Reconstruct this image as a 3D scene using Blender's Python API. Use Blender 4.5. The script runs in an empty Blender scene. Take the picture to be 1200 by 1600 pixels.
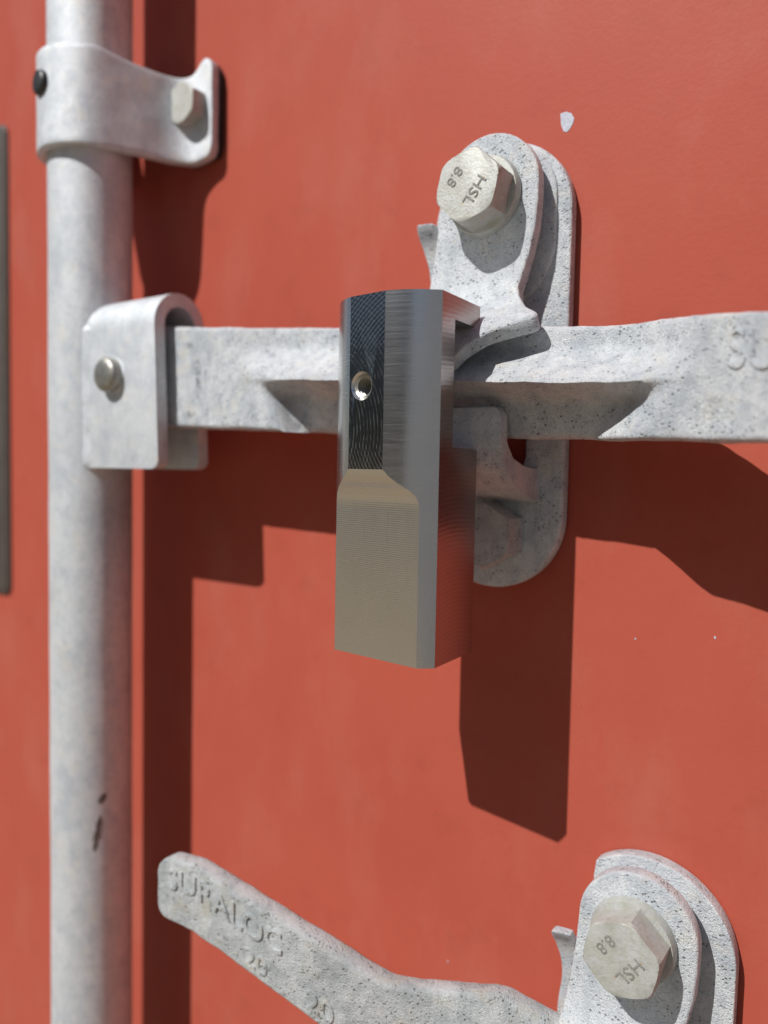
import bpy, bmesh, math, random
from mathutils import Vector, Matrix, noise
import numpy as np
random.seed(4)
S = 0.001                      # everything below is measured in millimetres
scene = bpy.context.scene
COL = scene.collection

# ------------------------------------------------------------------ camera
F, DIST = 1200.0, 240.0        # focal length in photo pixels, distance lens - door
def _cam():
    dn = np.array([190.0-600, 23000.0-800, F]); dn /= np.linalg.norm(dn)
    tx = math.tan(math.radians(35)); ty = -(dn[0]*tx+dn[2])/dn[1]
    n = np.array([tx, ty, 1.0]); n /= np.linalg.norm(n)
    return np.cross(dn, n), n, -dn
CX, CY, CZ = _cam()            # world axes seen from the camera
def at(px, py, h):
    """world point (mm) seen at a photo pixel, h mm in front of the door skin"""
    d = np.array([px-600, py-800, F])
    w = np.array([d@CX, d@CY, d@CZ]); t = (DIST-h)/w[1]
    return Vector((w[0]*t, -h, w[2]*t))
cam_d = bpy.data.cameras.new('camera'); cam = bpy.data.objects.new('camera', cam_d)
COL.objects.link(cam); scene.camera = cam
rx = Vector((CX[0], CY[0], CZ[0])); ry = -Vector((CX[1], CY[1], CZ[1])); rz = -Vector((CX[2], CY[2], CZ[2]))
m = Matrix((rx, ry, rz)).transposed().to_4x4(); m.translation = Vector((0, -DIST*S, 0))
cam.matrix_world = m
cam_d.sensor_fit = 'VERTICAL'; cam_d.sensor_height = 9.15; cam_d.sensor_width = 9.15
cam_d.lens = 9.15*F/1600
cam_d.clip_start = 0.01; cam_d.clip_end = 400
cam_d.dof.use_dof = True; cam_d.dof.focus_distance = 0.222; cam_d.dof.aperture_fstop = 1.6

# ------------------------------------------------------------------ light
SUN = Vector((-0.30, -1.0, 1.11)).normalized()       # towards the sun
sd = bpy.data.lights.new('sun', 'SUN'); sd.energy = 5.0; sd.angle = math.radians(0.53); sd.color = (1.0, 0.98, 0.95)
so = bpy.data.objects.new('sun', sd); COL.objects.link(so)
so.rotation_euler = SUN.to_track_quat('Z', 'Y').to_euler()
world = bpy.data.worlds.new('World'); scene.world = world; world.use_nodes = True
nt = world.node_tree; nt.nodes.clear()
sky = nt.nodes.new('ShaderNodeTexSky'); sky.sky_type = 'NISHITA'; sky.sun_disc = False
sky.sun_elevation = math.asin(SUN.z); sky.sun_rotation = math.atan2(SUN.x, SUN.y)
bg = nt.nodes.new('ShaderNodeBackground'); bg.inputs['Strength'].default_value = 0.05
wo = nt.nodes.new('ShaderNodeOutputWorld')
nt.links.new(sky.outputs[0], bg.inputs[0]); nt.links.new(bg.outputs[0], wo.inputs[0])
scene.view_settings.view_transform = 'Standard'; scene.view_settings.look = 'None'
scene.view_settings.exposure = -0.06; scene.view_settings.gamma = 1.0
scene.render.engine = 'CYCLES'
scene.cycles.max_bounces = 8

# ------------------------------------------------------------------ materials
class NT:
    def __init__(s, name):
        s.m = bpy.data.materials.new(name); s.m.use_nodes = True
        s.t = s.m.node_tree; s.b = s.t.nodes['Principled BSDF']
        s.co = s.t.nodes.new('ShaderNodeTexCoord').outputs['Object']
        s.mm = s.map((1000,)*3)
    def n(s, t, **kw):
        x = s.t.nodes.new(t)
        for k, v in kw.items(): setattr(x, k, v)
        return x
    def l(s, a, b): s.t.links.new(a, b)
    def map(s, scale, loc=(0, 0, 0), rot=(0, 0, 0)):
        x = s.n('ShaderNodeMapping'); x.inputs['Scale'].default_value = scale
        x.inputs['Location'].default_value = loc; x.inputs['Rotation'].default_value = rot
        s.l(s.co, x.inputs['Vector']); return x.outputs[0]
    def noise(s, vec, scale, detail=4, rough=.6):
        x = s.n('ShaderNodeTexNoise'); x.inputs['Scale'].default_value = scale
        x.inputs['Detail'].default_value = detail; x.inputs['Roughness'].default_value = rough
        s.l(vec, x.inputs['Vector']); return x.outputs['Fac']
    def vor(s, vec, scale):
        x = s.n('ShaderNodeTexVoronoi'); x.inputs['Scale'].default_value = scale
        s.l(vec, x.inputs['Vector']); return x.outputs['Distance']
    def ramp(s, f, *stops):
        x = s.n('ShaderNodeValToRGB'); e = x.color_ramp.elements
        while len(e) < len(stops): e.new(.5)
        for i, (p, c) in enumerate(stops):
            e[i].position = p
            if not hasattr(c, '__len__'): c = (c, c, c)
            e[i].color = (*c, 1)
        s.l(f, x.inputs[0]); return x.outputs[0]
    def mix(s, f, a, b, mode='MIX'):
        x = s.n('ShaderNodeMix', data_type='RGBA', blend_type=mode)
        for i, v in ((0, f), (6, a), (7, b)):
            if hasattr(v, 'is_linked'): s.l(v, x.inputs[i])
            elif i == 0: x.inputs[0].default_value = v
            else: x.inputs[i].default_value = (*v, 1)
        return x.outputs[2]
    def math(s, op, a, b=0.0):
        x = s.n('ShaderNodeMath', operation=op)
        for i, v in ((0, a), (1, b)):
            if hasattr(v, 'is_linked'): s.l(v, x.inputs[i])
            else: x.inputs[i].default_value = v
        return x.outputs[0]
    def bump(s, h, dist, strength=1.0, prev=None):
        x = s.n('ShaderNodeBump'); x.inputs['Distance'].default_value = dist
        x.inputs['Strength'].default_value = strength
        s.l(h, x.inputs['Height'])
        if prev: s.l(prev, x.inputs['Normal'])
        return x.outputs[0]
    def out(s, col=None, rough=None, nor=None, metal=0.0):
        for k, v in (('Base Color', col), ('Roughness', rough), ('Normal', nor), ('Metallic', metal)):
            if v is None: continue
            if hasattr(v, 'is_linked'): s.l(v, s.b.inputs[k])
            elif hasattr(v, '__len__'): s.b.inputs[k].default_value = (*v, 1)
            else: s.b.inputs[k].default_value = v
        return s.m

def galvanised(name, base=(.79, .82, .835), dark=(.51, .56, .61), tan=(.80, .77, .70), pit=.7, grain=1.5, speck=.75, metal=.28, stains=()):
    g = NT(name)
    patch = g.math('MULTIPLY', g.math('ADD', g.ramp(g.noise(g.mm, .22, 7, .72), (.40, 0), (.64, 1)), g.ramp(g.noise(g.map((1000, 1000, 600), (3, 8, 5)), .075, 5, .7), (.44, 0), (.60, 1))), .55)
    c = g.mix(patch, base, dark)
    c = g.mix(g.math('MULTIPLY', g.ramp(g.noise(g.map((1000,)*3, (7, 3, 11)), .12, 4, .6), (.55, 0), (.72, 1)), .7), c, tan)
    for sx, sz, rx_, rz_, dk in stains:
        sp = g.n('ShaderNodeSeparateXYZ'); g.l(g.mm, sp.inputs[0])
        q = g.math('ADD', g.math('POWER', g.math('ABSOLUTE', g.math('DIVIDE', g.math('SUBTRACT', sp.outputs['X'], sx), rx_)), 2.0), g.math('POWER', g.math('ABSOLUTE', g.math('DIVIDE', g.math('SUBTRACT', sp.outputs['Z'], sz), rz_)), 2.0))
        q = g.math('ADD', q, g.math('MULTIPLY', g.noise(g.mm, .55, 4, .7), 1.6))
        c = g.mix(g.math('MULTIPLY', g.ramp(q, (.75, 1), (1.75, 0)), dk), c, (.22, .24, .26))
    fine = g.noise(g.mm, 1.9, 4, .75)
    c = g.mix(g.ramp(fine, (.36, .48), (.54, 0)), c, (.34, .36, .38))
    # small dark pits left by the zinc bath
    v = g.ramp(g.vor(g.mm, .72), (.14, 1), (.30, 0))
    msk = g.ramp(g.noise(g.mm, .22, 3, .6), (.42, 0), (.60, 1))
    pits = g.math('MULTIPLY', v, msk)
    c = g.mix(g.math('MULTIPLY', pits, speck), c, (.17, .16, .145))
    big = g.noise(g.mm, .45, 6, .68)
    h = g.math('SUBTRACT', g.math('ADD', g.math('MULTIPLY', big, .55), g.math('MULTIPLY', fine, .85)), g.math('MULTIPLY', pits, pit))
    nor = g.bump(h, .00075*grain, .75)
    rough = g.math('ADD', g.math('MULTIPLY', fine, .28), .34)
    return g.out(c, rough, nor, metal)

M = {}
M['galv'] = galvanised('galvanised_cast')
M['galv_rod'] = galvanised('galvanised_tube', base=(.72, .745, .765), dark=(.53, .575, .62), tan=(.74, .72, .66), pit=.3, grain=.5, speck=.35)
M['galv_dirty'] = galvanised('galvanised_weathered', base=(.72, .745, .745), dark=(.43, .47, .48), tan=(.60, .56, .45), grain=1.9, speck=.9)

def bolt_mat():
    g = NT('zinc_bolt')
    c = g.mix(g.ramp(g.noise(g.mm, .30, 5, .65), (.35, 0), (.65, 1)), (.47, .48, .46), (.40, .40, .35))
    c = g.mix(g.ramp(g.noise(g.map((1000,)*3, (4, 9, 1)), .55, 6, .7), (.54, 0), (.72, .7)), c, (.27, .27, .26))
    c = g.mix(g.ramp(g.noise(g.map((1000,)*3, (44, 9, 1)), .35, 3, .7), (.66, 0), (.70, .8)), c, (.45, .28, .12))
    f = g.noise(g.mm, 1.2, 6, .7)
    return g.out(c, .48, g.bump(f, .00035, .6), .2)
M['bolt'] = bolt_mat()

def paint():
    g = NT('red_container_paint')
    c = g.mix(g.noise(g.mm, .012, 4, .6), (.42, .086, .055), (.378, .074, .048))
    c = g.mix(g.ramp(g.noise(g.map((1000,)*3, (5, 5, 5)), .06, 5, .6), (.58, 0), (.72, .22)), c, (.27, .062, .043))
    v = g.ramp(g.vor(g.mm, .16), (.025, 1), (.05, 0))
    c = g.mix(g.math('MULTIPLY', v, g.ramp(g.noise(g.mm, .2, 2), (.55, 0), (.60, .8))), c, (.12, .04, .03))
    chalk = g.ramp(g.noise(g.map((1000,)*3, (31, 2, 9)), .018, 6, .7), (.40, 0), (.72, .16)); c = g.mix(chalk, c, (.47, .125, .085))
    dust = g.ramp(g.noise(g.map((1000, 1000, 500), (1, 4, 2)), .03, 6, .65), (.50, 0), (.78, .09))
    c = g.mix(dust, c, (.55, .40, .33))
    peel = g.noise(g.mm, .55, 3, .55)
    wave = g.noise(g.mm, .035, 2, .5)
    nor = g.bump(peel, .00012, .5); nor = g.bump(wave, .0003, .4, nor)
    g.b.inputs['Specular IOR Level'].default_value = .13
    r = g.math('ADD', g.math('MULTIPLY', g.noise(g.mm, .08, 4), .12), .44)
    return g.out(c, r, nor)
M['paint'] = paint()

def steel(name, base=(.62, .62, .63), rough=.26, lines='h', amount=.00002, tint=None):
    g = NT(name); mark = None
    if lines == 'h':      # fine turned lines round the bar
        vec = g.map((60, 60, 2600)); h = g.noise(vec, 1.0, 3, .7)
        nor = g.bump(h, amount, .8)
        r = g.math('ADD', g.math('MULTIPLY', h, .16), rough-.08)
    elif lines == 'face':   # fine zig-zag mill lines fading into a vertical grain
        w = g.n('ShaderNodeTexWave', wave_type='BANDS', bands_direction='Z'); w.inputs['Scale'].default_value = .50
        w.inputs['Distortion'].default_value = 1.0; w.inputs['Detail'].default_value = 2; w.inputs['Detail Scale'].default_value = .6
        g.l(g.mm, w.inputs['Vector'])
        v = g.noise(g.map((2500, 2500, 90)), 1.0, 3, .6)
        top = g.n('ShaderNodeMapRange'); sep = g.n('ShaderNodeSeparateXYZ'); g.l(g.mm, sep.inputs[0])
        g.l(sep.outputs['Z'], top.inputs[0])
        for i, q in ((1, -30.0), (2, -12.0), (3, .12), (4, 1.0)): top.inputs[i].default_value = q
        hh = g.math('ADD', g.math('MULTIPLY', w.outputs['Fac'], top.outputs[0]), g.math('MULTIPLY', v, .55))
        nor = g.bump(hh, amount, .8)
        r = g.math('ADD', g.math('MULTIPLY', v, .14), rough-.07)
    elif lines == 'ring':   # face mill arcs
        w = g.n('ShaderNodeTexWave', wave_type='RINGS', rings_direction='X'); w.inputs['Scale'].default_value = .24
        w.inputs['Distortion'].default_value = .35; w.inputs['Detail'].default_value = 2
        g.l(g.map((1000,)*3, (0, 1.5, 30)), w.inputs['Vector'])
        n2 = g.noise(g.mm, .25, 3, .6); mark = g.ramp(w.outputs['Fac'], (.45, 1), (.8, 0))
        hh = g.math('ADD', g.math('MULTIPLY', w.outputs['Fac'], g.ramp(n2, (.25, .5), (.6, 1))), g.math('MULTIPLY', g.noise(g.map((300, 300, 3000)), 1, 2), .12))
        nor = g.bump(hh, amount, .8)
        r = g.math('ADD', g.math('MULTIPLY', n2, .1), rough-.05)
    else:                   # crossing cutter swirls of a fly cutter
        hs = []
        for lx, lz, sc in ((24.0, -66.0, .24), (-21.0, -70.0, .27)):
            w = g.n('ShaderNodeTexWave', wave_type='RINGS', rings_direction='Y'); w.inputs['Scale'].default_value = sc
            w.inputs['Distortion'].default_value = 1.3; w.inputs['Detail'].default_value = 3; w.inputs['Detail Scale'].default_value = .25
            g.l(g.map((1000,)*3, (lx, 0, lz)), w.inputs['Vector']); hs.append(g.ramp(w.outputs['Fac'], (.35, 0), (.9, 1)))
        sep = g.n('ShaderNodeSeparateXYZ'); g.l(g.mm, sep.inputs[0])
        mr = g.n('ShaderNodeMapRange'); g.l(g.math('ABSOLUTE', g.math('SUBTRACT', sep.outputs['Z'], 76.0)), mr.inputs[0])
        for q, v in ((1, 10.0), (2, 21.0), (3, .0), (4, .9)): mr.inputs[q].default_value = v
        k = g.ramp(g.noise(g.mm, .30, 5, .7), (.40, .1), (.62, 1))
        hh = g.math('ADD', g.math('MULTIPLY', hs[0], k), g.math('MULTIPLY', hs[1], mr.outputs[0]))
        nor = g.bump(hh, amount, .9); mark = g.ramp(hh, (.1, .6), (.8, 0))
        r = rough
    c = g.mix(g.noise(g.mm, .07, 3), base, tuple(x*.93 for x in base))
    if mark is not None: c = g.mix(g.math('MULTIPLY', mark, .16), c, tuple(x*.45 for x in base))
    return g.out(c, r, nor, 1.0)
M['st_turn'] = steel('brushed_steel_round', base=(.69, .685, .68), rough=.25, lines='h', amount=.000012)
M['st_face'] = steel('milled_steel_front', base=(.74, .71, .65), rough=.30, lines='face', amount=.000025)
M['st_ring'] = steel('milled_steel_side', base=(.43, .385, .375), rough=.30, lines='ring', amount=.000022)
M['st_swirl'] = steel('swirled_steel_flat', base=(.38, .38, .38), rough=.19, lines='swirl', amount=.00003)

def plain(name, col, rough=.5, metal=0.0, sc=.5, bump=.0002, var=.75):
    g = NT(name); f = g.noise(g.mm, sc, 4, .65)
    return g.out(g.mix(g.ramp(f, (.35, 0), (.65, 1)), col, tuple(x*var for x in col)), rough, g.bump(f, bump, .6), metal)
M['rivet'] = plain('dull_steel_pin', (.40, .39, .35), .42, .85, bump=.0004)
M['black'] = plain('black_plastic', (.035, .037, .038), .42)
M['stamp'] = plain('dirt_in_stamping', (.30, .30, .27), .8, sc=2.0, var=.5)
M['chip'] = plain('bare_primer', (.50, .52, .60), .6, sc=1.2)
M['scrape'] = plain('dark_scrape', (.15, .115, .105), .8)
M['plate'] = plain('grey_brown_plate', (.075, .06, .05), .6, .0, sc=.05)
M['plate_edge'] = plain('pale_plate_rim', (.12, .10, .085), .5)
M['gravel'] = plain('tan_gravel', (.31, .25, .17), .9, sc=.03, bump=.004, var=.6)
M['near_black'] = plain('dark_gap', (.02, .015, .015), .9)

# ------------------------------------------------------------------ helpers
def tag(o, label=None, cat=None, group=None, kind=None):
    for k, v in (('label', label), ('category', cat), ('group', group), ('kind', kind)):
        if v: o[k] = v
def empty(name, loc, label, cat, group=None):
    o = bpy.data.objects.new(name, None); o.empty_display_size = .01
    COL.objects.link(o); o.location = Vector(loc)*S; tag(o, label, cat, group); return o
def abs_loc(o):
    v = Vector((0, 0, 0))
    while o: v += o.location; o = o.parent
    return v
def obj(name, bm, mats, parent=None, bevel=0, seg=3, smooth=35, origin=None, bev_angle=35, recalc=True):
    """bm in mm world coordinates -> one mesh object, placed under its parent"""
    if recalc: bmesh.ops.recalc_face_normals(bm, faces=bm.faces)
    if not isinstance(mats, (list, tuple)): mats = [mats]
    me = bpy.data.meshes.new(name); bm.to_mesh(me); bm.free()
    for x in mats: me.materials.append(x)
    if bevel:
        t = bpy.data.objects.new('tmp', me); COL.objects.link(t)
        b = t.modifiers.new('b', 'BEVEL'); b.width = bevel; b.segments = seg; b.limit_method = 'ANGLE'
        b.angle_limit = math.radians(bev_angle); b.use_clamp_overlap = True
        dg = bpy.context.evaluated_depsgraph_get()
        me2 = bpy.data.meshes.new_from_object(t.evaluated_get(dg))
        bpy.data.objects.remove(t); me = me2; me.name = name
    off = abs_loc(parent) if parent else (Vector(origin)*S if origin is not None else Vector())
    me.transform(Matrix.Translation(-off) @ Matrix.Scale(S, 4))
    if smooth:
        me.polygons.foreach_set('use_smooth', [True]*len(me.polygons))
        me.set_sharp_from_angle(angle=math.radians(smooth))
    o = bpy.data.objects.new(name, me); COL.objects.link(o)
    if parent: o.parent = parent
    else: o.location = off
    return o
def evaluated(bm, cutters):
    """bm minus each cutter bm"""
    def mk(b):
        bmesh.ops.recalc_face_normals(b, faces=b.faces)
        me = bpy.data.meshes.new('t'); b.to_mesh(me); b.free()
        o = bpy.data.objects.new('t', me); COL.objects.link(o); return o
    a = mk(bm); cs = [mk(c) for c in cutters]
    for c in cs:
        md = a.modifiers.new('x', 'BOOLEAN'); md.object = c; md.operation = 'DIFFERENCE'; md.solver = 'EXACT'
    dg = bpy.context.evaluated_depsgraph_get()
    r = bmesh.new(); me = bpy.data.meshes.new_from_object(a.evaluated_get(dg)); r.from_mesh(me)
    for o in cs+[a]: bpy.data.objects.remove(o)
    return r
def prism(pts, a, b, axis='Y'):
    """outline extruded; axis 'Y': pts are (x,z) and a,b are heights in front of the door;
       axis 'Z': pts are (x,h); axis 'X': pts are (h,z)"""
    bm = bmesh.new(); n = len(pts)
    def mk(p, q):
        if axis == 'Y': return (p[0], -q, p[1])
        if axis == 'Z': return (p[0], -p[1], q)
        return (q, -p[0], p[1])
    va = [bm.verts.new(mk(p, a)) for p in pts]; vb = [bm.verts.new(mk(p, b)) for p in pts]
    bm.faces.new(va); bm.faces.new(vb[::-1])
    for i in range(n): bm.faces.new((va[i], va[(i+1) % n], vb[(i+1) % n], vb[i]))
    return bm
def arc(cx, cy, r, a0, a1, n):
    return [(cx+r*math.cos(math.radians(a0+(a1-a0)*i/n)), cy+r*math.sin(math.radians(a0+(a1-a0)*i/n))) for i in range(n+1)]
def lathe(prof, c, axis, n=40, phase=0.0):
    """prof: list of (r, d) with d along axis from point c"""
    bm = bmesh.new(); ax = Vector(axis).normalized(); u = ax.orthogonal().normalized(); w = ax.cross(u)
    rings = []
    for r, d in prof:
        if r < 1e-6: rings.append([bm.verts.new(Vector(c)+ax*d)]); continue
        rings.append([bm.verts.new(Vector(c)+ax*d+(u*math.cos(t)+w*math.sin(t))*r) for t in [phase+2*math.pi*k/n for k in range(n)]])
    for A, B in zip(rings, rings[1:]):
        for k in range(n):
            a = A[k % len(A)]; a2 = A[(k+1) % len(A)]; b = B[k % len(B)]; b2 = B[(k+1) % len(B)]
            vs = []
            for q in (a, a2, b2, b):
                if q not in vs: vs.append(q)
            if len(vs) > 2: bm.faces.new(vs)
    return bm
def interp(xs, ys, x):
    return float(np.interp(x, xs, ys))
def rough_up(bm, amp, freq, seed=0):
    for v in bm.verts:
        n = noise.noise_vector(v.co*freq + Vector((seed, seed*2, 3))); v.co += n*amp
def text_mesh(s, size):
    cu = bpy.data.curves.new('t', 'FONT'); cu.body = s; cu.size = size; cu.align_x = 'CENTER'; cu.align_y = 'CENTER'
    cu.extrude = .5; cu.offset = .012; cu.resolution_u = 3
    o = bpy.data.objects.new('t', cu); COL.objects.link(o)
    dg = bpy.context.evaluated_depsgraph_get()
    me = bpy.data.meshes.new_from_object(o.evaluated_get(dg)); bpy.data.objects.remove(o)
    bm = bmesh.new(); bm.from_mesh(me); bmesh.ops.remove_doubles(bm, verts=bm.verts, dist=1e-4); return bm

# ------------------------------------------------------------------ setting
g = prism([(-30000, -9000), (30000, -9000), (30000, 60000), (-30000, 60000)], -1352, -1350, 'Z')
ground = obj('ground', g, M['gravel'], smooth=0, origin=(0, 0, -1350)); tag(ground, kind='structure')

# unseen dark ribbed row, added far behind the photographer for the lock to mirror
pts = []
for i in range(92):
    x = -33000+i*460; pts += [(x, 22000), (x+170, 22000), (x+230, 22090), (x+400, 22090)]
row = obj('dark_reflection_row', prism(pts+[(9500, 27000), (-33000, 27000)], -1349, 7000, 'Z'), plain('dark_ribbed_reflector', (.085, .085, .085), .6, sc=.002, bump=.001), smooth=0, origin=(-12000, -24000, -1349))
tag(row, 'unseen long dark ribbed block added behind the photographer for the steel lock to mirror', 'reflection backdrop')

bm = prism([(3000, 1000), (5400, 1000), (5400, 11000), (3000, 11000)], -1349, 1300, 'Z')  # unseen box, added only so the round steel has something grey to reflect
box = obj('grey_reflection_box', bm, plain('blue_grey_reflector', (.40, .43, .455), .6, sc=.004, bump=.001), bevel=40, smooth=0, origin=(4200, -6000, -1349))
tag(box, 'unseen blue grey box added to the right behind the photographer for the lock to mirror', 'container')

# ------------------------------------------------------------------ red container door
door = obj('container_door', prism([(-1150, -1200), (1150, -1200), (1150, 1250), (-1150, 1250)], -40, 0), M['paint'], smooth=0, origin=(0, 0, 0))
tag(door, 'smooth brick red painted steel container door behind all the hardware', 'container door')
def flake(px, pts, mat, t=.12, name='paint_chip'):
    c = at(*px, 0)
    p = []
    for i in range(len(pts)*4):
        a, b = pts[i//4], pts[(i//4+1) % len(pts)]; f = (i % 4)/4
        p.append((c.x+a[0]*(1-f)+b[0]*f+random.uniform(-.06, .06), c.z+a[1]*(1-f)+b[1]*f+random.uniform(-.06, .06)))
    return obj(name, prism(p, -.3, t), mat, door, smooth=0)
flake((885, 190), [(-2.1, 3.0), (0, 3.1), (1.6, 2.2), (2.6, .4), (2.3, -.9), (1.3, -2.6), (.2, -3.4), (-.9, -2.8), (-1.7, -.8)], M['chip'])
for q in ((993, 998), (1117, 996), (700, 1502)):
    r = random.uniform(.22, .42)
    flake(q, [(r*math.cos(k)*random.uniform(.6, 1.2), r*math.sin(k)*1.3) for k in (0, 1.2, 2.5, 3.6, 5)], M['chip'], .1)

# grey brown plate at the left edge of the photo
mp = empty('door_plate', (-452, 0, 58), 'narrow grey brown plate at the far left edge, left of the tall pipe', 'plate')
def rrect(x0, x1, z0, z1, r, n=5):
    return arc(x1-r, z1-r, r, 0, 90, n)+arc(x0+r, z1-r, r, 90, 180, n)+arc(x0+r, z0+r, r, 180, 270, n)+arc(x1-r, z0+r, r, 270, 360, n)
p0, p1 = at(8, 190, 2), at(11, 930, 2)
obj('rim', prism(rrect(-505, p0.x, p1.z, p0.z, 6), -.5, 1.6), M['plate_edge'], mp, bevel=.5)
obj('face', prism(rrect(-503.6, p0.x-1.6, p1.z+1.6, p0.z-1.6, 5), 1.0, 2.4), M['plate'], mp, bevel=.4)

# ------------------------------------------------------------------ vertical locking pipe
RX, RH, RR = -303.3, 34.0, 17.5
pipe = empty('locking_pipe', (RX, -RH, -700), 'tall grey galvanised pipe running full height at the left, with welded bracket', 'locking pipe')
bm = bmesh.new(); zs = [-700+i*8 for i in range(151)]; rings = []
for z in zs:
    rings.append([bm.verts.new((RX+RR*math.cos(t), -RH+RR*math.sin(t), z)) for t in [2*math.pi*k/72 for k in range(72)]])
for A, B in zip(rings, rings[1:]):
    for k in range(72): bm.faces.new((A[k], A[(k+1) % 72], B[(k+1) % 72], B[k]))
bm.faces.new(rings[0]); bm.faces.new(rings[-1][::-1])
rough_up(bm, .16, .05)
obj('tube', bm, M['galv_rod'], pipe, smooth=50)
# dark scrapes low on the shaded side of the tube
def scrape(a0, z0, hw, hh, lean):
    bm = bmesh.new(); rows = []
    for i in range(9):
        v = i/8*2-1; w = hw*math.sqrt(max(.02, 1-v*v))*(1+.25*math.sin(i*2.3))
        rows.append([bm.verts.new((RX+(RR+.10)*math.cos(a), -RH+(RR+.10)*math.sin(a), z0+v*hh)) for a in [math.radians(a0)+lean*v/RR+(q*w)/RR for q in (-1, -.4, .3, 1)]])
    for A, B in zip(rows, rows[1:]):
        for k in range(3): bm.faces.new((A[k], A[k+1], B[k+1], B[k]))
    o = obj('scrape_mark', bm, M['scrape'], pipe, smooth=60)
scrape(-20, at(170, 1252, 40).z, 1.6, 2.2, .8); scrape(-27, at(166, 1303, 40).z, 1.3, 8.0, 1.3)

# U bracket, an arch of plate open to the right, welded to the pipe
XR = -243.2
ztop, zbot = at(250, 452, 42).z, at(250, 733, 45).z
def u_section(h0, h1, th, zt, zb):
    r = (h1-h0)/2; hc = (h0+h1)/2; zc = zt-r*1.05
    out = [(h1, zb)]+[(hc+r*math.cos(math.radians(a)), zc+r*1.05*math.sin(math.radians(a))) for a in range(0, 181, 12)]+[(h0, zb)]
    ri = r-th
    inn = [(h0+th, zb)]+[(hc+ri*math.cos(math.radians(a)), zc+ri*1.05*math.sin(math.radians(a))) for a in range(180, -1, -12)]+[(h1-th, zb)]
    return out+inn
us = u_section(20, 45.5, 5.0, ztop, zbot)
bm = prism(us, -292, XR, 'X')
# cut the rounded corners of the front and back plates and the shoulder near the arch
for v in bm.verts:
    if v.co.x > -250 and v.co.z > ztop-14: v.co.x -= 2.6
cz = [prism([(XR+.5, zbot-1), (XR+.5, zbot+4.5)]+arc(XR-4, zbot+4.2, 4.0, 0, -90, 6)+[(XR-4, zbot-1)], 10, 60)]
bm = evaluated(bm, cz)
brk = obj('bracket', bm, M['galv_rod'], pipe, bevel=.8, bev_angle=40)
rc = at(171, 586, 47)
obj('rivet', lathe([(7.0, -3), (7.0, 3.2), (6.7, 4.2), (5.9, 4.9), (4, 5.3), (0, 5.5)], (rc.x, -45.3, rc.z), (0, -1, 0), 36), M['rivet'], brk, smooth=50)
obj('rivet_collar', lathe([(7.4, -1), (7.5, .35), (6.6, .8), (6.0, .3), (6.0, -1)], (rc.x+.4, -45.3, rc.z-.3), (0, -1, 0), 36), M['galv_rod'], brk, smooth=50)
bm = bmesh.new(); rings = []
for i in range(60):
    z = zbot-1.5+(ztop-8-zbot)*i/59; r = 3.4*min(1, math.sin(math.pi*(i+1.5)/62)*5)**.6+.25*noise.noise((z*.12, 0, 0))
    rings.append([bm.verts.new((-291.2+r*1.9*math.cos(t), -42.6-r*1.15*math.sin(t), z)) for t in [2*math.pi*k/16 for k in range(16)]])
for A, B in zip(rings, rings[1:]):
    for k in range(16): bm.faces.new((A[k], A[(k+1) % 16], B[(k+1) % 16], B[k]))
bm.faces.new(rings[0]); bm.faces.new(rings[-1][::-1])
obj('weld', bm, M['galv_rod'], brk, smooth=60)

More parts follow.
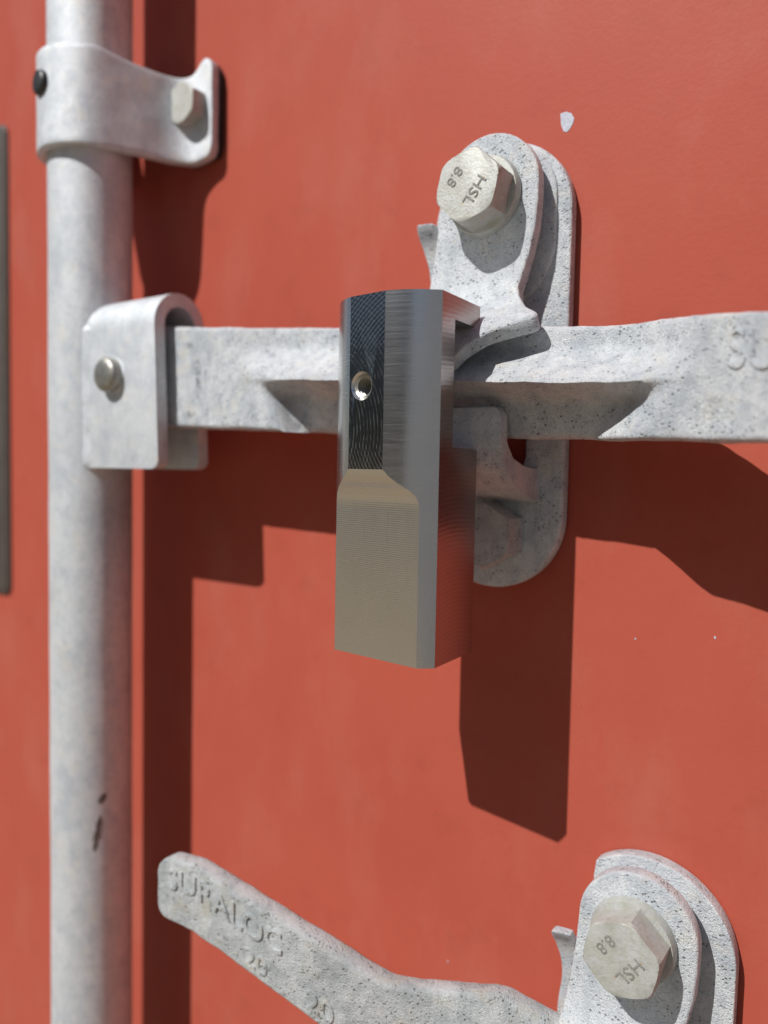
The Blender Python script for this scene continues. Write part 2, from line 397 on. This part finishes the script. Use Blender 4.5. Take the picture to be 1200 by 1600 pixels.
# ------------------------------------------------------------------ clamp round the pipe
clamp = empty('pipe_clamp', (-300, 0, 150), 'cast grey saddle clamp bolted to the door around the pipe at the top left', 'pipe clamp')
def clamp_mesh():
    R = 21.6; th = 4.6
    path = [(RX-R*.985, 2.0), (RX-R, 14)]
    path += [(RX+R*math.cos(math.radians(a)), RH+R*math.sin(math.radians(a))) for a in range(180, 19, -8)]
    path += [(-281.0, 36.0), (-278.6, 29.5), (-276.4, 23.6), (-274.0, 17.0), (-271.2, 12.2), (-267.6, 9.2), (-264, 8.0), (-260.0, 7.6), (-256.2, 7.5)]
    P2 = [Vector(p) for p in path]
    L = [0]
    for a, b in zip(P2, P2[1:]): L.append(L[-1]+(b-a).length)
    N = 110; pts = []
    for i in range(N+1):
        s = L[-1]*i/N
        pts.append(Vector((interp(L, [p.x for p in P2], s), interp(L, [p.y for p in P2], s))))
    for _ in range(3): pts = [pts[0]]+[(pts[i-1]+pts[i]*2+pts[i+1])/4 for i in range(1, N)]+[pts[-1]]
    zt0 = 170.0; zb0 = 131.3
    xe = -254.0
    bm = bmesh.new(); rows = []
    for i, p in enumerate(pts):
        t = (pts[min(N, i+1)]-pts[max(0, i-1)]).normalized(); nrm = Vector((-t.y, t.x))     # outward (left of travel) 
        f = max(0.0, min(1.0, (p.x+284)/22)) if i > N*.4 else 0      # towards the foot
        zt = zt0+1.5; zb = zb0
        zt -= 3.6*math.sin(math.pi*f)*1.0; zb += 0.8*math.sin(math.pi*f)
        if f >= 1 or p.x > -268 and i > N*.4:
            k = min(1, (p.x+268)/8); k = k*k*(3-2*k); zt += 4.2*k; zb += 2.0*k
        if p.x > -261.2 and i > N*.4:          # rounded end of the foot
            q = min(1, (p.x+261.2)/5.0); c = (1-math.sqrt(max(0, 1-q*q)))*5.0; zt -= c; zb += c
        nz = 14
        ring = []
        for k in range(nz+1):
            z = zb+(zt-zb)*k/nz; ring.append(bm.verts.new((p.x+nrm.x*0, -(p.y+nrm.y*0), z)))
        inner = [bm.verts.new((p.x-nrm.x*th, -(p.y-nrm.y*th), zb+(zt-zb)*k/nz)) for k in range(nz, -1, -1)]
        rows.append(ring+inner)
    n = len(rows[0])
    for A, B in zip(rows, rows[1:]):
        for k in range(n): bm.faces.new((A[k], A[(k+1) % n], B[(k+1) % n], B[k]))
    bm.faces.new(rows[0]); bm.faces.new(rows[-1][::-1])
    rough_up(bm, .22, .11)
    return bm
obj('saddle', clamp_mesh(), M['galv_rod'], clamp, bevel=.9, bev_angle=50)
obj('foot_pad', prism([(-276, 134), (-257.4, 135), (-255.8, 141), (-255.8, 170), (-258.5, 174.5), (-276, 170)], .3, 3.6), M['near_black'], clamp, bevel=.8)  # near-black block filling the gap between foot and door
def hex_bolt(c, across, height, flange, mat, parent, phase=.3, name='bolt', writing=False, fl_h=2.2, axis=(0, -1, 0)):
    ax = Vector(axis).normalized()
    r = across/math.sqrt(3); bm = bmesh.new()
    u = Vector((1, 0, 0)) - ax*ax.x; u.normalize(); w = ax.cross(u)
    z0 = 0.0; rings = []; N = 60
    def hexr(t, rr):
        a = (t-phase) % (math.pi/3)-math.pi/6
        return rr*math.cos(math.pi/6)/math.cos(a)
    for f, d in ((1, z0), (1, z0+height*.80), (.985, z0+height*.90), (.93, z0+height*.985), (.90, z0+height)):
        rr = []
        for k in range(N):
            t = 2*math.pi*k/N; R = hexr(t, r)
            if f < 1: R = min(R, r*f*1.0)
            rr.append(bm.verts.new(Vector(c)+ax*d+(u*math.cos(t)+w*math.sin(t))*R))
        rings.append(rr)
    bm.faces.new(rings[0])
    for A, B in zip(rings, rings[1:]):
        for k in range(N): bm.faces.new((A[k], A[(k+1) % N], B[(k+1) % N], B[k]))
    bm.faces.new(rings[-1][::-1])
    rough_up(bm, .12, .35, c[0])
    b = obj(name, bm, mat, parent, smooth=28)
    if flange: obj('washer', lathe([(2, -fl_h-.6), (flange, -fl_h-.6), (flange+.1, -fl_h+.2), (flange-.5, .15), (r*.8, .35), (2, .35)], c, axis, 56), mat, b, smooth=40)
    if writing:
        rot = math.radians(233)
        for s, d, sz in (('HSL', 3.4, 5.2), ('8.8', -5.4, 4.7)):
            t = text_mesh(s, sz)
            for v in t.verts:
                x, y = v.co.x*1.1, v.co.y+d
                X = x*math.cos(rot)-y*math.sin(rot); Z = x*math.sin(rot)+y*math.cos(rot)
                v.co = Vector((c[0]+X, c[1]-height-.09-(v.co.z)*.2, c[2]+Z))
            obj('lettering', t, M['stamp'], b, smooth=0)
    return b
bc = at(292, 166, 11)
hex_bolt((bc.x, -7.4, bc.z), 16.0, 7.5, None, M['bolt'], clamp, phase=.5)
# black slotted plug on the left of the saddle
sc = at(64, 147, 50)
a = math.radians(97); axs = Vector((math.cos(a), -math.sin(a), 0)); base = Vector((RX, -RH, sc.z))+axs*(21.4)
plug = obj('slotted_screw', lathe([(5.1, -2.5), (5.1, .8), (4.6, 1.7), (3.6, 2.1), (0, 2.3)], base, axs, 32), M['black'], clamp, smooth=45)
side = Vector((0, 0, 1)).cross(axs)
bm = bmesh.new(); bmesh.ops.create_cube(bm, size=1)
for v in bm.verts:
    q = v.co.copy(); v.co = base+axs*(2.1+q.x*.5)+side*(q.y*.9)+Vector((0, 0, q.z*8.0))
obj('slot', bm, M['near_black'], plug, smooth=0)

# ------------------------------------------------------------------ door handles (cast bars)
def handle(name, st, label, rib, thick, mat, group, end_round=True, base_h=0):
    """st: stations (photo x, y top, y bottom, h).  rib: function(px,t)->offset of the front face"""
    pxs = [s[0] for s in st]
    top = [at(s[0], s[1], s[3]) for s in st]; bot = [at(s[0], s[2], s[3]) for s in st]
    def front(px, t):
        y0 = interp(pxs, [q[1] for q in st], px); y1 = interp(pxs, [q[2] for q in st], px); h = interp(pxs, [q[3] for q in st], px)
        return at(px, y0+(y1-y0)*t, h+rib(px, t))
    root = empty(name, ((top[0].x+bot[0].x)/2, -st[0][3], (top[0].z+bot[0].z)/2), label, 'door handle', group)
    NX = 420; NTt = 40; bm = bmesh.new(); rows = []
    x0, x1 = pxs[0], pxs[-1]
    for i in range(NX+1):
        px = x0+(x1-x0)*i/NX
        tt = []
        e = 0
        if end_round:
            d = (px-x0)
            if d < 18: e = (1-math.sqrt(max(0, 1-((18-d)/18)**2)))*.2
        rb = .045                                   # rounded long edges
        fr = []; bk = []
        for k in range(NTt+1):
            t = k/NTt; t2 = e+(1-2*e)*t
            p = front(px, t2)
            ed = min(t, 1-t)
            rnd = 0 if ed > rb else (1-math.sqrt(max(0, 1-(1-ed/rb)**2)))*1.3
            q = p.copy(); q.y += rnd; fr.append(q)
            bq = p.copy(); flat = front(px, t2); bq.y = p.y+thick-rnd
            bk.append(bq)
        rows.append([bm.verts.new(v) for v in fr+bk[::-1]])
    n = len(rows[0])
    for A, B in zip(rows, rows[1:]):
        for k in range(n): bm.faces.new((A[k], A[(k+1) % n], B[(k+1) % n], B[k]))
    bm.faces.new(rows[0]); bm.faces.new(rows[-1][::-1])
    for v in bm.verts:
        v.co += noise.noise_vector(v.co*.09)*.35 + noise.noise_vector(v.co*.35)*.13
    bar = obj('bar', bm, mat, root, smooth=60)
    return root, bar, front
def letters(s, front, px0, px1, t0, t1, mat, parent, depth=.7, name='lettering'):
    tm = text_mesh(s, 1.0)
    xs = [v.co.x for v in tm.verts]; ys = [v.co.y for v in tm.verts]
    ax, bx, ay, by = min(xs), max(xs), min(ys), max(ys)
    for v in tm.verts:
        u = (v.co.x-ax)/(bx-ax); w = (v.co.y-ay)/(by-ay); z = v.co.z
        p = front(px0+(px1-px0)*u, t1+(t0-t1)*w); p.y += .5 if z < 0 else -depth
        v.co = p+noise.noise_vector(p*.09)*.35+noise.noise_vector(p*.35)*.13
    return obj(name, tm, mat, parent, bevel=.16, seg=2, smooth=60)
def sstep(a, b, x):
    q = max(0.0, min(1.0, (x-a)/(b-a))); return q*q*(3-2*q)
def rib_upper(px, t):
    wob = 5*noise.noise((px*.02, t*3, 1))
    if t <= .50:                      # hollow above the ridge, blends gently into the flat ends
        r = sstep(340, 480, px+wob)*(1-sstep(950, 1110, px+wob))
        q = t/.50
        return r*(-13.5*(1-sstep(.35, 1.0, q))+1.0*sstep(.8, 1, q))
    # undercut below the ridge: starts and ends along a slanted line
    d = (t-.50)/.50
    a = 388+46*d+wob*.4; b = 1056-66*d+wob
    r = sstep(a-4, a+62, px)*(1-sstep(b-76, b+8, px))
    rr = sstep(340, 480, px)*(1-sstep(950, 1110, px))
    prof = -10.5*sstep(0.0, .40, d)-(7.0-4.5*sstep(560, 900, px))*d
    return 1.0*rr*(1-sstep(0, .12, d))+r*prof
up = [(205, 511, 664, 37), (262, 510, 668, 37), (400, 511, 672, 37), (520, 512, 677, 39), (700, 512, 681, 40.5), (880, 509, 686, 41), (940, 508, 687, 41),
      (1000, 503, 688, 41), (1040, 497, 688, 41.5), (1080, 491, 689, 43), (1130, 487, 690, 45), (1200, 486, 691, 52), (1320, 484, 693, 66), (1500, 482, 696, 80)]
h1, bar1, fr1 = handle('locking_lever', up, 'horizontal pale cast handle running from the pipe bracket behind the steel lock', rib_upper, 9.0, M['galv'], 'cast handles of the container door', end_round=False)
letters('SURALOC', fr1, 1136, 1440, .12, .44, M['galv'], bar1, .5)
# rubbed dark patch beside the bracket, a smear where hands lift the bar
def local(px, py, h, root):
    q = at(px, py, h); return q.x-root.location.x/S, q.z-root.location.z/S
st = []
for px, py, rx_, rz_, dk in ((313, 590, 3.2, 18, .9), (298, 540, 6, 3.5, .8), (300, 648, 7, 3.5, .9), (1120, 640, 10, 7, .35), (1010, 530, 6, 3, .3)):
    x_, z_ = local(px, py, 36, h1); st.append((x_, z_, rx_, rz_, dk))
bar1.data.materials[0] = galvanised('galvanised_lever', base=(.80, .825, .84), dark=(.50, .55, .60), tan=(.78, .75, .68), grain=1.7, stains=st)
def rib_lower(px, t):
    r = sstep(610, 700, px)
    if t <= .5: return -r*2.5*(1-t/.5)
    return -r*8*sstep(.5, .7, t)*0
lo = [(247, 1338, 1432, 66), (300, 1352, 1456, 64), (400, 1416, 1530, 59), (490, 1471, 1597, 54), (540, 1503, 1632, 50), (575, 1525, 1654, 47), (600, 1538, 1668, 45), (640, 1545, 1688, 42),
      (700, 1549, 1704, 38), (760, 1553, 1716, 34), (785, 1560, 1724, 32), (815, 1576, 1742, 29), (870, 1607, 1780, 24), (930, 1640, 1815, 19.5), (1000, 1680, 1850, 17)]
h2, bar2, fr2 = handle('locking_lever', lo, 'slanting grey cast handle with raised lettering, rising left from the lower hasp', rib_lower, 7.5, M['galv_dirty'], 'cast handles of the container door')
letters('SURALOC', fr2, 262, 440, .14, .46, M['galv_dirty'], bar2, .6)
letters('20', fr2, 383, 418, .62, .88, M['galv_dirty'], bar2, .5)
letters('20', fr2, 478, 522, .62, .88, M['galv_dirty'], bar2, .5)

# ------------------------------------------------------------------ hasp with swinging strap
BX, BZ = -119.0, 88.3
def make_hasp(label, low=False):
    root = empty('hasp', (BX, 0, 40), label, 'hasp', 'bolted hasps on the container door')
    # back plate
    cx, r = -119.0, 25.0
    out = arc(cx, 83.8, r, 0, 180, 28)+arc(cx, -14.0, r, 180, 360, 28)
    if low:      # this plate sits lower and its left flank is sheared off
        cx = -118.6; out = arc(cx, 82.5, r+1, 0, 128, 24)+[(-135.2, 98), (-135.2, -30)]+arc(cx, -14.0, r, 220, 360, 20)
    bm = evaluated(prism(out, .4, 5.6), [prism([(-134, 0), (-109.4, -.5), (-107.6, 5), (-107.8, 26), (-134, 26)], -3, 12)])
    plate = obj('back_plate', bm, M['galv'], root, bevel=1.3, seg=4)
    if not low: obj('boss', prism(arc(BX-.2, BZ-.5, 20.6, 0, 180, 26)+arc(BX-.2, BZ-14, 20.6, 180, 360, 26), 5, 7.0), M['galv'], plate, bevel=1.2, seg=4)
    obj('spacer', prism(arc(BX, BZ, 16.2, 0, 360, 40)[:-1], 5, 11.2), M['galv'], plate, bevel=.6, seg=3)
    # side ear, curling out at its top
    bm = bmesh.new(); rows = []
    prof = [(16, -30), (11.5, -2), (9.5, 20), (8.6, 45), (8.8, 62), (10.4, 71), (13.0, 76.5), (18.5, 83.0)]
    pz = [p[1] for p in prof]; ph = [p[0] for p in prof]
    for i in range(41):
        z = -5+88*i/40; h = interp(pz, ph, z)
        xl = -144.9+1.6*math.exp(-((z-66)/9)**2)*1.0+ (1.1 if z < 40 else 0)*0 + 3.2*sstep(50, 0, z)
        if z > 80: xl += (z-80)*.4
        rows.append([bm.verts.new(q) for q in ((xl, -h, z), (-138, -h+1.2, z), (-138, -h+4.6, z), (xl, -h+3.6, z))])
    for A, B in zip(rows, rows[1:]):
        for k in range(4): bm.faces.new((A[k], A[(k+1) % 4], B[(k+1) % 4], B[k]))
    bm.faces.new(rows[0]); bm.faces.new(rows[-1][::-1])
    obj('side_ear', bm, M['galv'], plate, bevel=.7, bev_angle=50)
    # catch under the handle
    prof = [(4, -9.5), (9, -9), (17, -7.4), (25, -4), (31, 1.5), (33.5, 8), (34, 19.5), (29.6, 20.3), (29, 9), (25, 4.5), (17, 2.4), (11, 1.6), (4, 1.4)]
    bm = prism(prof, -136, -102.6, 'X')
    for v in bm.verts:
        if v.co.x > -110 and v.co.z > 15: pass
    cc = prism([(-102, 21.5), (-102, 15)]+arc(-106.8, 15.6, 4.4, 0, 90, 6)+[(-106.8, 21.5)], 0, 40)
    bm = evaluated(bm, [cc])
    # flare the foot of the catch
    for v in bm.verts:
        if v.co.x > -110: v.co.x += 1.2*sstep(3, -9, v.co.z)
    rough_up(bm, .25, .12)
    obj('catch', bm, M['galv'], plate, bevel=1.3, seg=4)
    # swinging strap
    L = arc(BX+.6, BZ, 17.5, 0, 180, 30)
    pts = [(x, BZ-z) for x, z in L][::-1]        # (x, s), s down from bolt; starts left, runs over the top to the right
    pts += [(-101.0, 6), (-101.6, 14), (-103.3, 22), (-105.4, 28), (-106.5, 32), (-105.0, 36), (-99.0, 44.5), (-92.9, 52), (-91.8, 54), (-92.8, 56), (-99, 59), (-105, 62.6), (-110, 67), (-114.2, 72.5), (-117.5, 73.5),
            (-122, 74.5), (-130, 74.5), (-135, 72.5), (-139, 69), (-144, 62), (-147.5, 56), (-147, 52), (-143.5, 45), (-140.8, 38), (-139.6, 30), (-138, 20), (-136.8, 10)]
    bm = bmesh.new(); th = 5.2
    va = [bm.verts.new((x, 0, -s)) for x, s in pts]; vb = [bm.verts.new((x, th, -s)) for x, s in pts]
    bm.faces.new(va); bm.faces.new(vb[::-1]); n = len(pts)
    for i in range(n): bm.faces.new((va[i], va[(i+1) % n], vb[(i+1) % n], vb[i]))
    bmesh.ops.recalc_face_normals(bm, faces=bm.faces)
    me = bpy.data.meshes.new('t'); bm.to_mesh(me); bm.free()
    t = bpy.data.objects.new('t', me); COL.objects.link(t)
    b = t.modifiers.new('b', 'BEVEL'); b.width = .9; b.segments = 3; b.limit_method = 'ANGLE'; b.angle_limit = math.radians(40)
    dg = bpy.context.evaluated_depsgraph_get(); me = bpy.data.meshes.new_from_object(t.evaluated_get(dg)); bpy.data.objects.remove(t)
    bm = bmesh.new(); bm.from_mesh(me)
    bmesh.ops.triangulate(bm, faces=[f for f in bm.faces if len(f.verts) > 4])
    for k in range(50):
        s = 24+k*1.2
        gm = list(bm.verts)+list(bm.edges)+list(bm.faces)
        bmesh.ops.bisect_plane(bm, geom=gm, plane_co=(0, 0, -s), plane_no=(0, 0, 1), dist=1e-5)
    prof = [(16, 90.5+30), (16, 62), (17.2, 57), (21.5, 52), (28.0, 48.6), (34.4, 45.4), (40.0, 41.0), (43.6, 35.2), (45.0, 29.0), (45.0, 10)]
    # dense smooth profile
    P2 = [Vector(p) for p in prof]; dense = []
    Ls = [0]
    for a_, b_ in zip(P2, P2[1:]): Ls.append(Ls[-1]+(b_-a_).length)
    Nn = 400
    for i in range(Nn+1):
        s = Ls[-1]*i/Nn; dense.append(Vector((interp(Ls, [p.x for p in P2], s), interp(Ls, [p.y for p in P2], s))))
    for _ in range(60): dense = [dense[0]]+[(dense[i-1]+dense[i]*2+dense[i+1])/4 for i in range(1, Nn)]+[dense[-1]]
    SL = [-30.0]
    for a_, b_ in zip(dense, dense[1:]): SL.append(SL[-1]+(b_-a_).length)
    hx = [p.x for p in dense]; hz = [p.y for p in dense]
    for v in bm.verts:
        s = -v.co.z; d = v.co.y
        c = Vector((interp(SL, hx, s), interp(SL, hz, s))); c2 = Vector((interp(SL, hx, s+.8), interp(SL, hz, s+.8)))
        tn = (c2-c).normalized(); nr = Vector((-tn.y, tn.x))     # outward
        q = c-nr*d
        v.co = Vector((v.co.x, -q.x, q.y))
    rough_up(bm, .2, .13)
    strap = obj('strap', bm, M['galv'], root, smooth=40)
    hex_bolt((BX, -18.9, BZ), 20.5, 9.6, 12.6, M['bolt'], root, phase=.30, writing=True)
    hex_bolt((-117.0, -5.8, -20.5), 19.5, 11.5, None, M['galv_dirty'], root, phase=.52)
    return root
hasp = make_hasp('upper grey hasp with hex bolt, holding the horizontal handle behind the steel lock')
hasp2 = make_hasp('upper', True)
hasp2.location = hasp.location+Vector((55.4*S, 0, -225.3*S))
hasp2['label'] = 'lower grey hasp with large stamped bolt, cut off by the bottom edge'

# ------------------------------------------------------------------ stainless steel lock
lock = empty('block_lock', (-127, -45, -55), 'tall shiny machined steel block lock hooked over the strap in front of the handle', 'lock')
CXl, CHl, RL = -126.5, 41.5, 24.5
def lock_body():
    zt, zb = at(690, 452, 59).z, at(682, 1046, 59).z
    a0 = math.degrees(math.acos((-108.7-CXl)/RL)); a1 = math.degrees(math.acos((-145.4-CXl)/RL))
    out = arc(CXl, CHl, RL, a0, a1, 40)+[(-143.0, 34), (-110.2, 34)]
    bm = prism(out, zb, zt, 'Z')
    nx, nh = Vector((-.11, .9939)).normalized()
    def plane_cut(pts2, z0, z1):     # pts2: polygon in (distance along n, z); swept along tangent
        b = bmesh.new(); tx, th = nh, -nx
        A = []; B = []
        for d, z in pts2:
            for lst, w in ((A, -40), (B, 40)):
                lst.append(b.verts.new((CXl+nx*d+tx*w, -(CHl+nh*d+th*w), z)))
        b.faces.new(A); b.faces.new(B[::-1]); n = len(A)
        for i in range(n): b.faces.new((A[i], A[(i+1) % n], B[(i+1) % n], B[i]))
        return b
    z1 = at(565, 733, 64).z; z2 = at(590, 799, 61).z
    c1 = plane_cut([(23.6, zt+5), (40, zt+5), (40, zb-5), (18.6, zb-5), (18.6, z2)]+[(interp([0, .1, .25, .4, .55, .7, .85, .95, 1], [18.6, 18.61, 18.75, 19.3, 20.6, 22.1, 23.1, 23.4, 23.6], q/16), z2+(z1-z2)*(q/16)) for q in range(1, 17)], 0, 0)
    slot = prism([(20, at(743, 704, 34).z), (50.5, at(700, 699, 50).z), (50.5, at(707, 500, 50).z), (20, at(707, 500, 50).z)], -170, -90, 'X')
    hc = at(566, 603, 64.5); n3 = Vector((nx, -nh, 0))
    hole = lathe([(0, -11), (3.4, -11), (3.4, -.75), (4.05, .0), (4.05, 6), (0, 6)], hc, n3, 40)
    # put the hole mouth on the flat
    d = (Vector((hc.x, hc.y, 0))-Vector((CXl, -CHl, 0))).dot(n3); sh = 23.6-d
    for v in hole.verts: v.co += n3*sh
    hc = hc+n3*sh
    bm = evaluated(bm, [c1, slot, hole])
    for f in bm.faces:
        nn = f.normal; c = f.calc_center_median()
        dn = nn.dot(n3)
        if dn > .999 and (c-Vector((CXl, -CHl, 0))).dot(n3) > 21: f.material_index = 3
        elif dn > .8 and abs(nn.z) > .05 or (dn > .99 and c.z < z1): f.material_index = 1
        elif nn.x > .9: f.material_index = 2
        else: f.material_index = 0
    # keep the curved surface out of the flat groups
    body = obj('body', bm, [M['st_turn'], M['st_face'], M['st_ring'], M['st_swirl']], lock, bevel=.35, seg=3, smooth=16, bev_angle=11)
    pr = []
    for i in range(9):
        d = -.8-i*1.0; pr += [(3.38, d), (2.55, d-.5)]
    th = lathe(pr+[(0, pr[-1][1])], hc, n3, 40)
    obj('thread', th, M['rivet'], body, smooth=0)
lock_body()
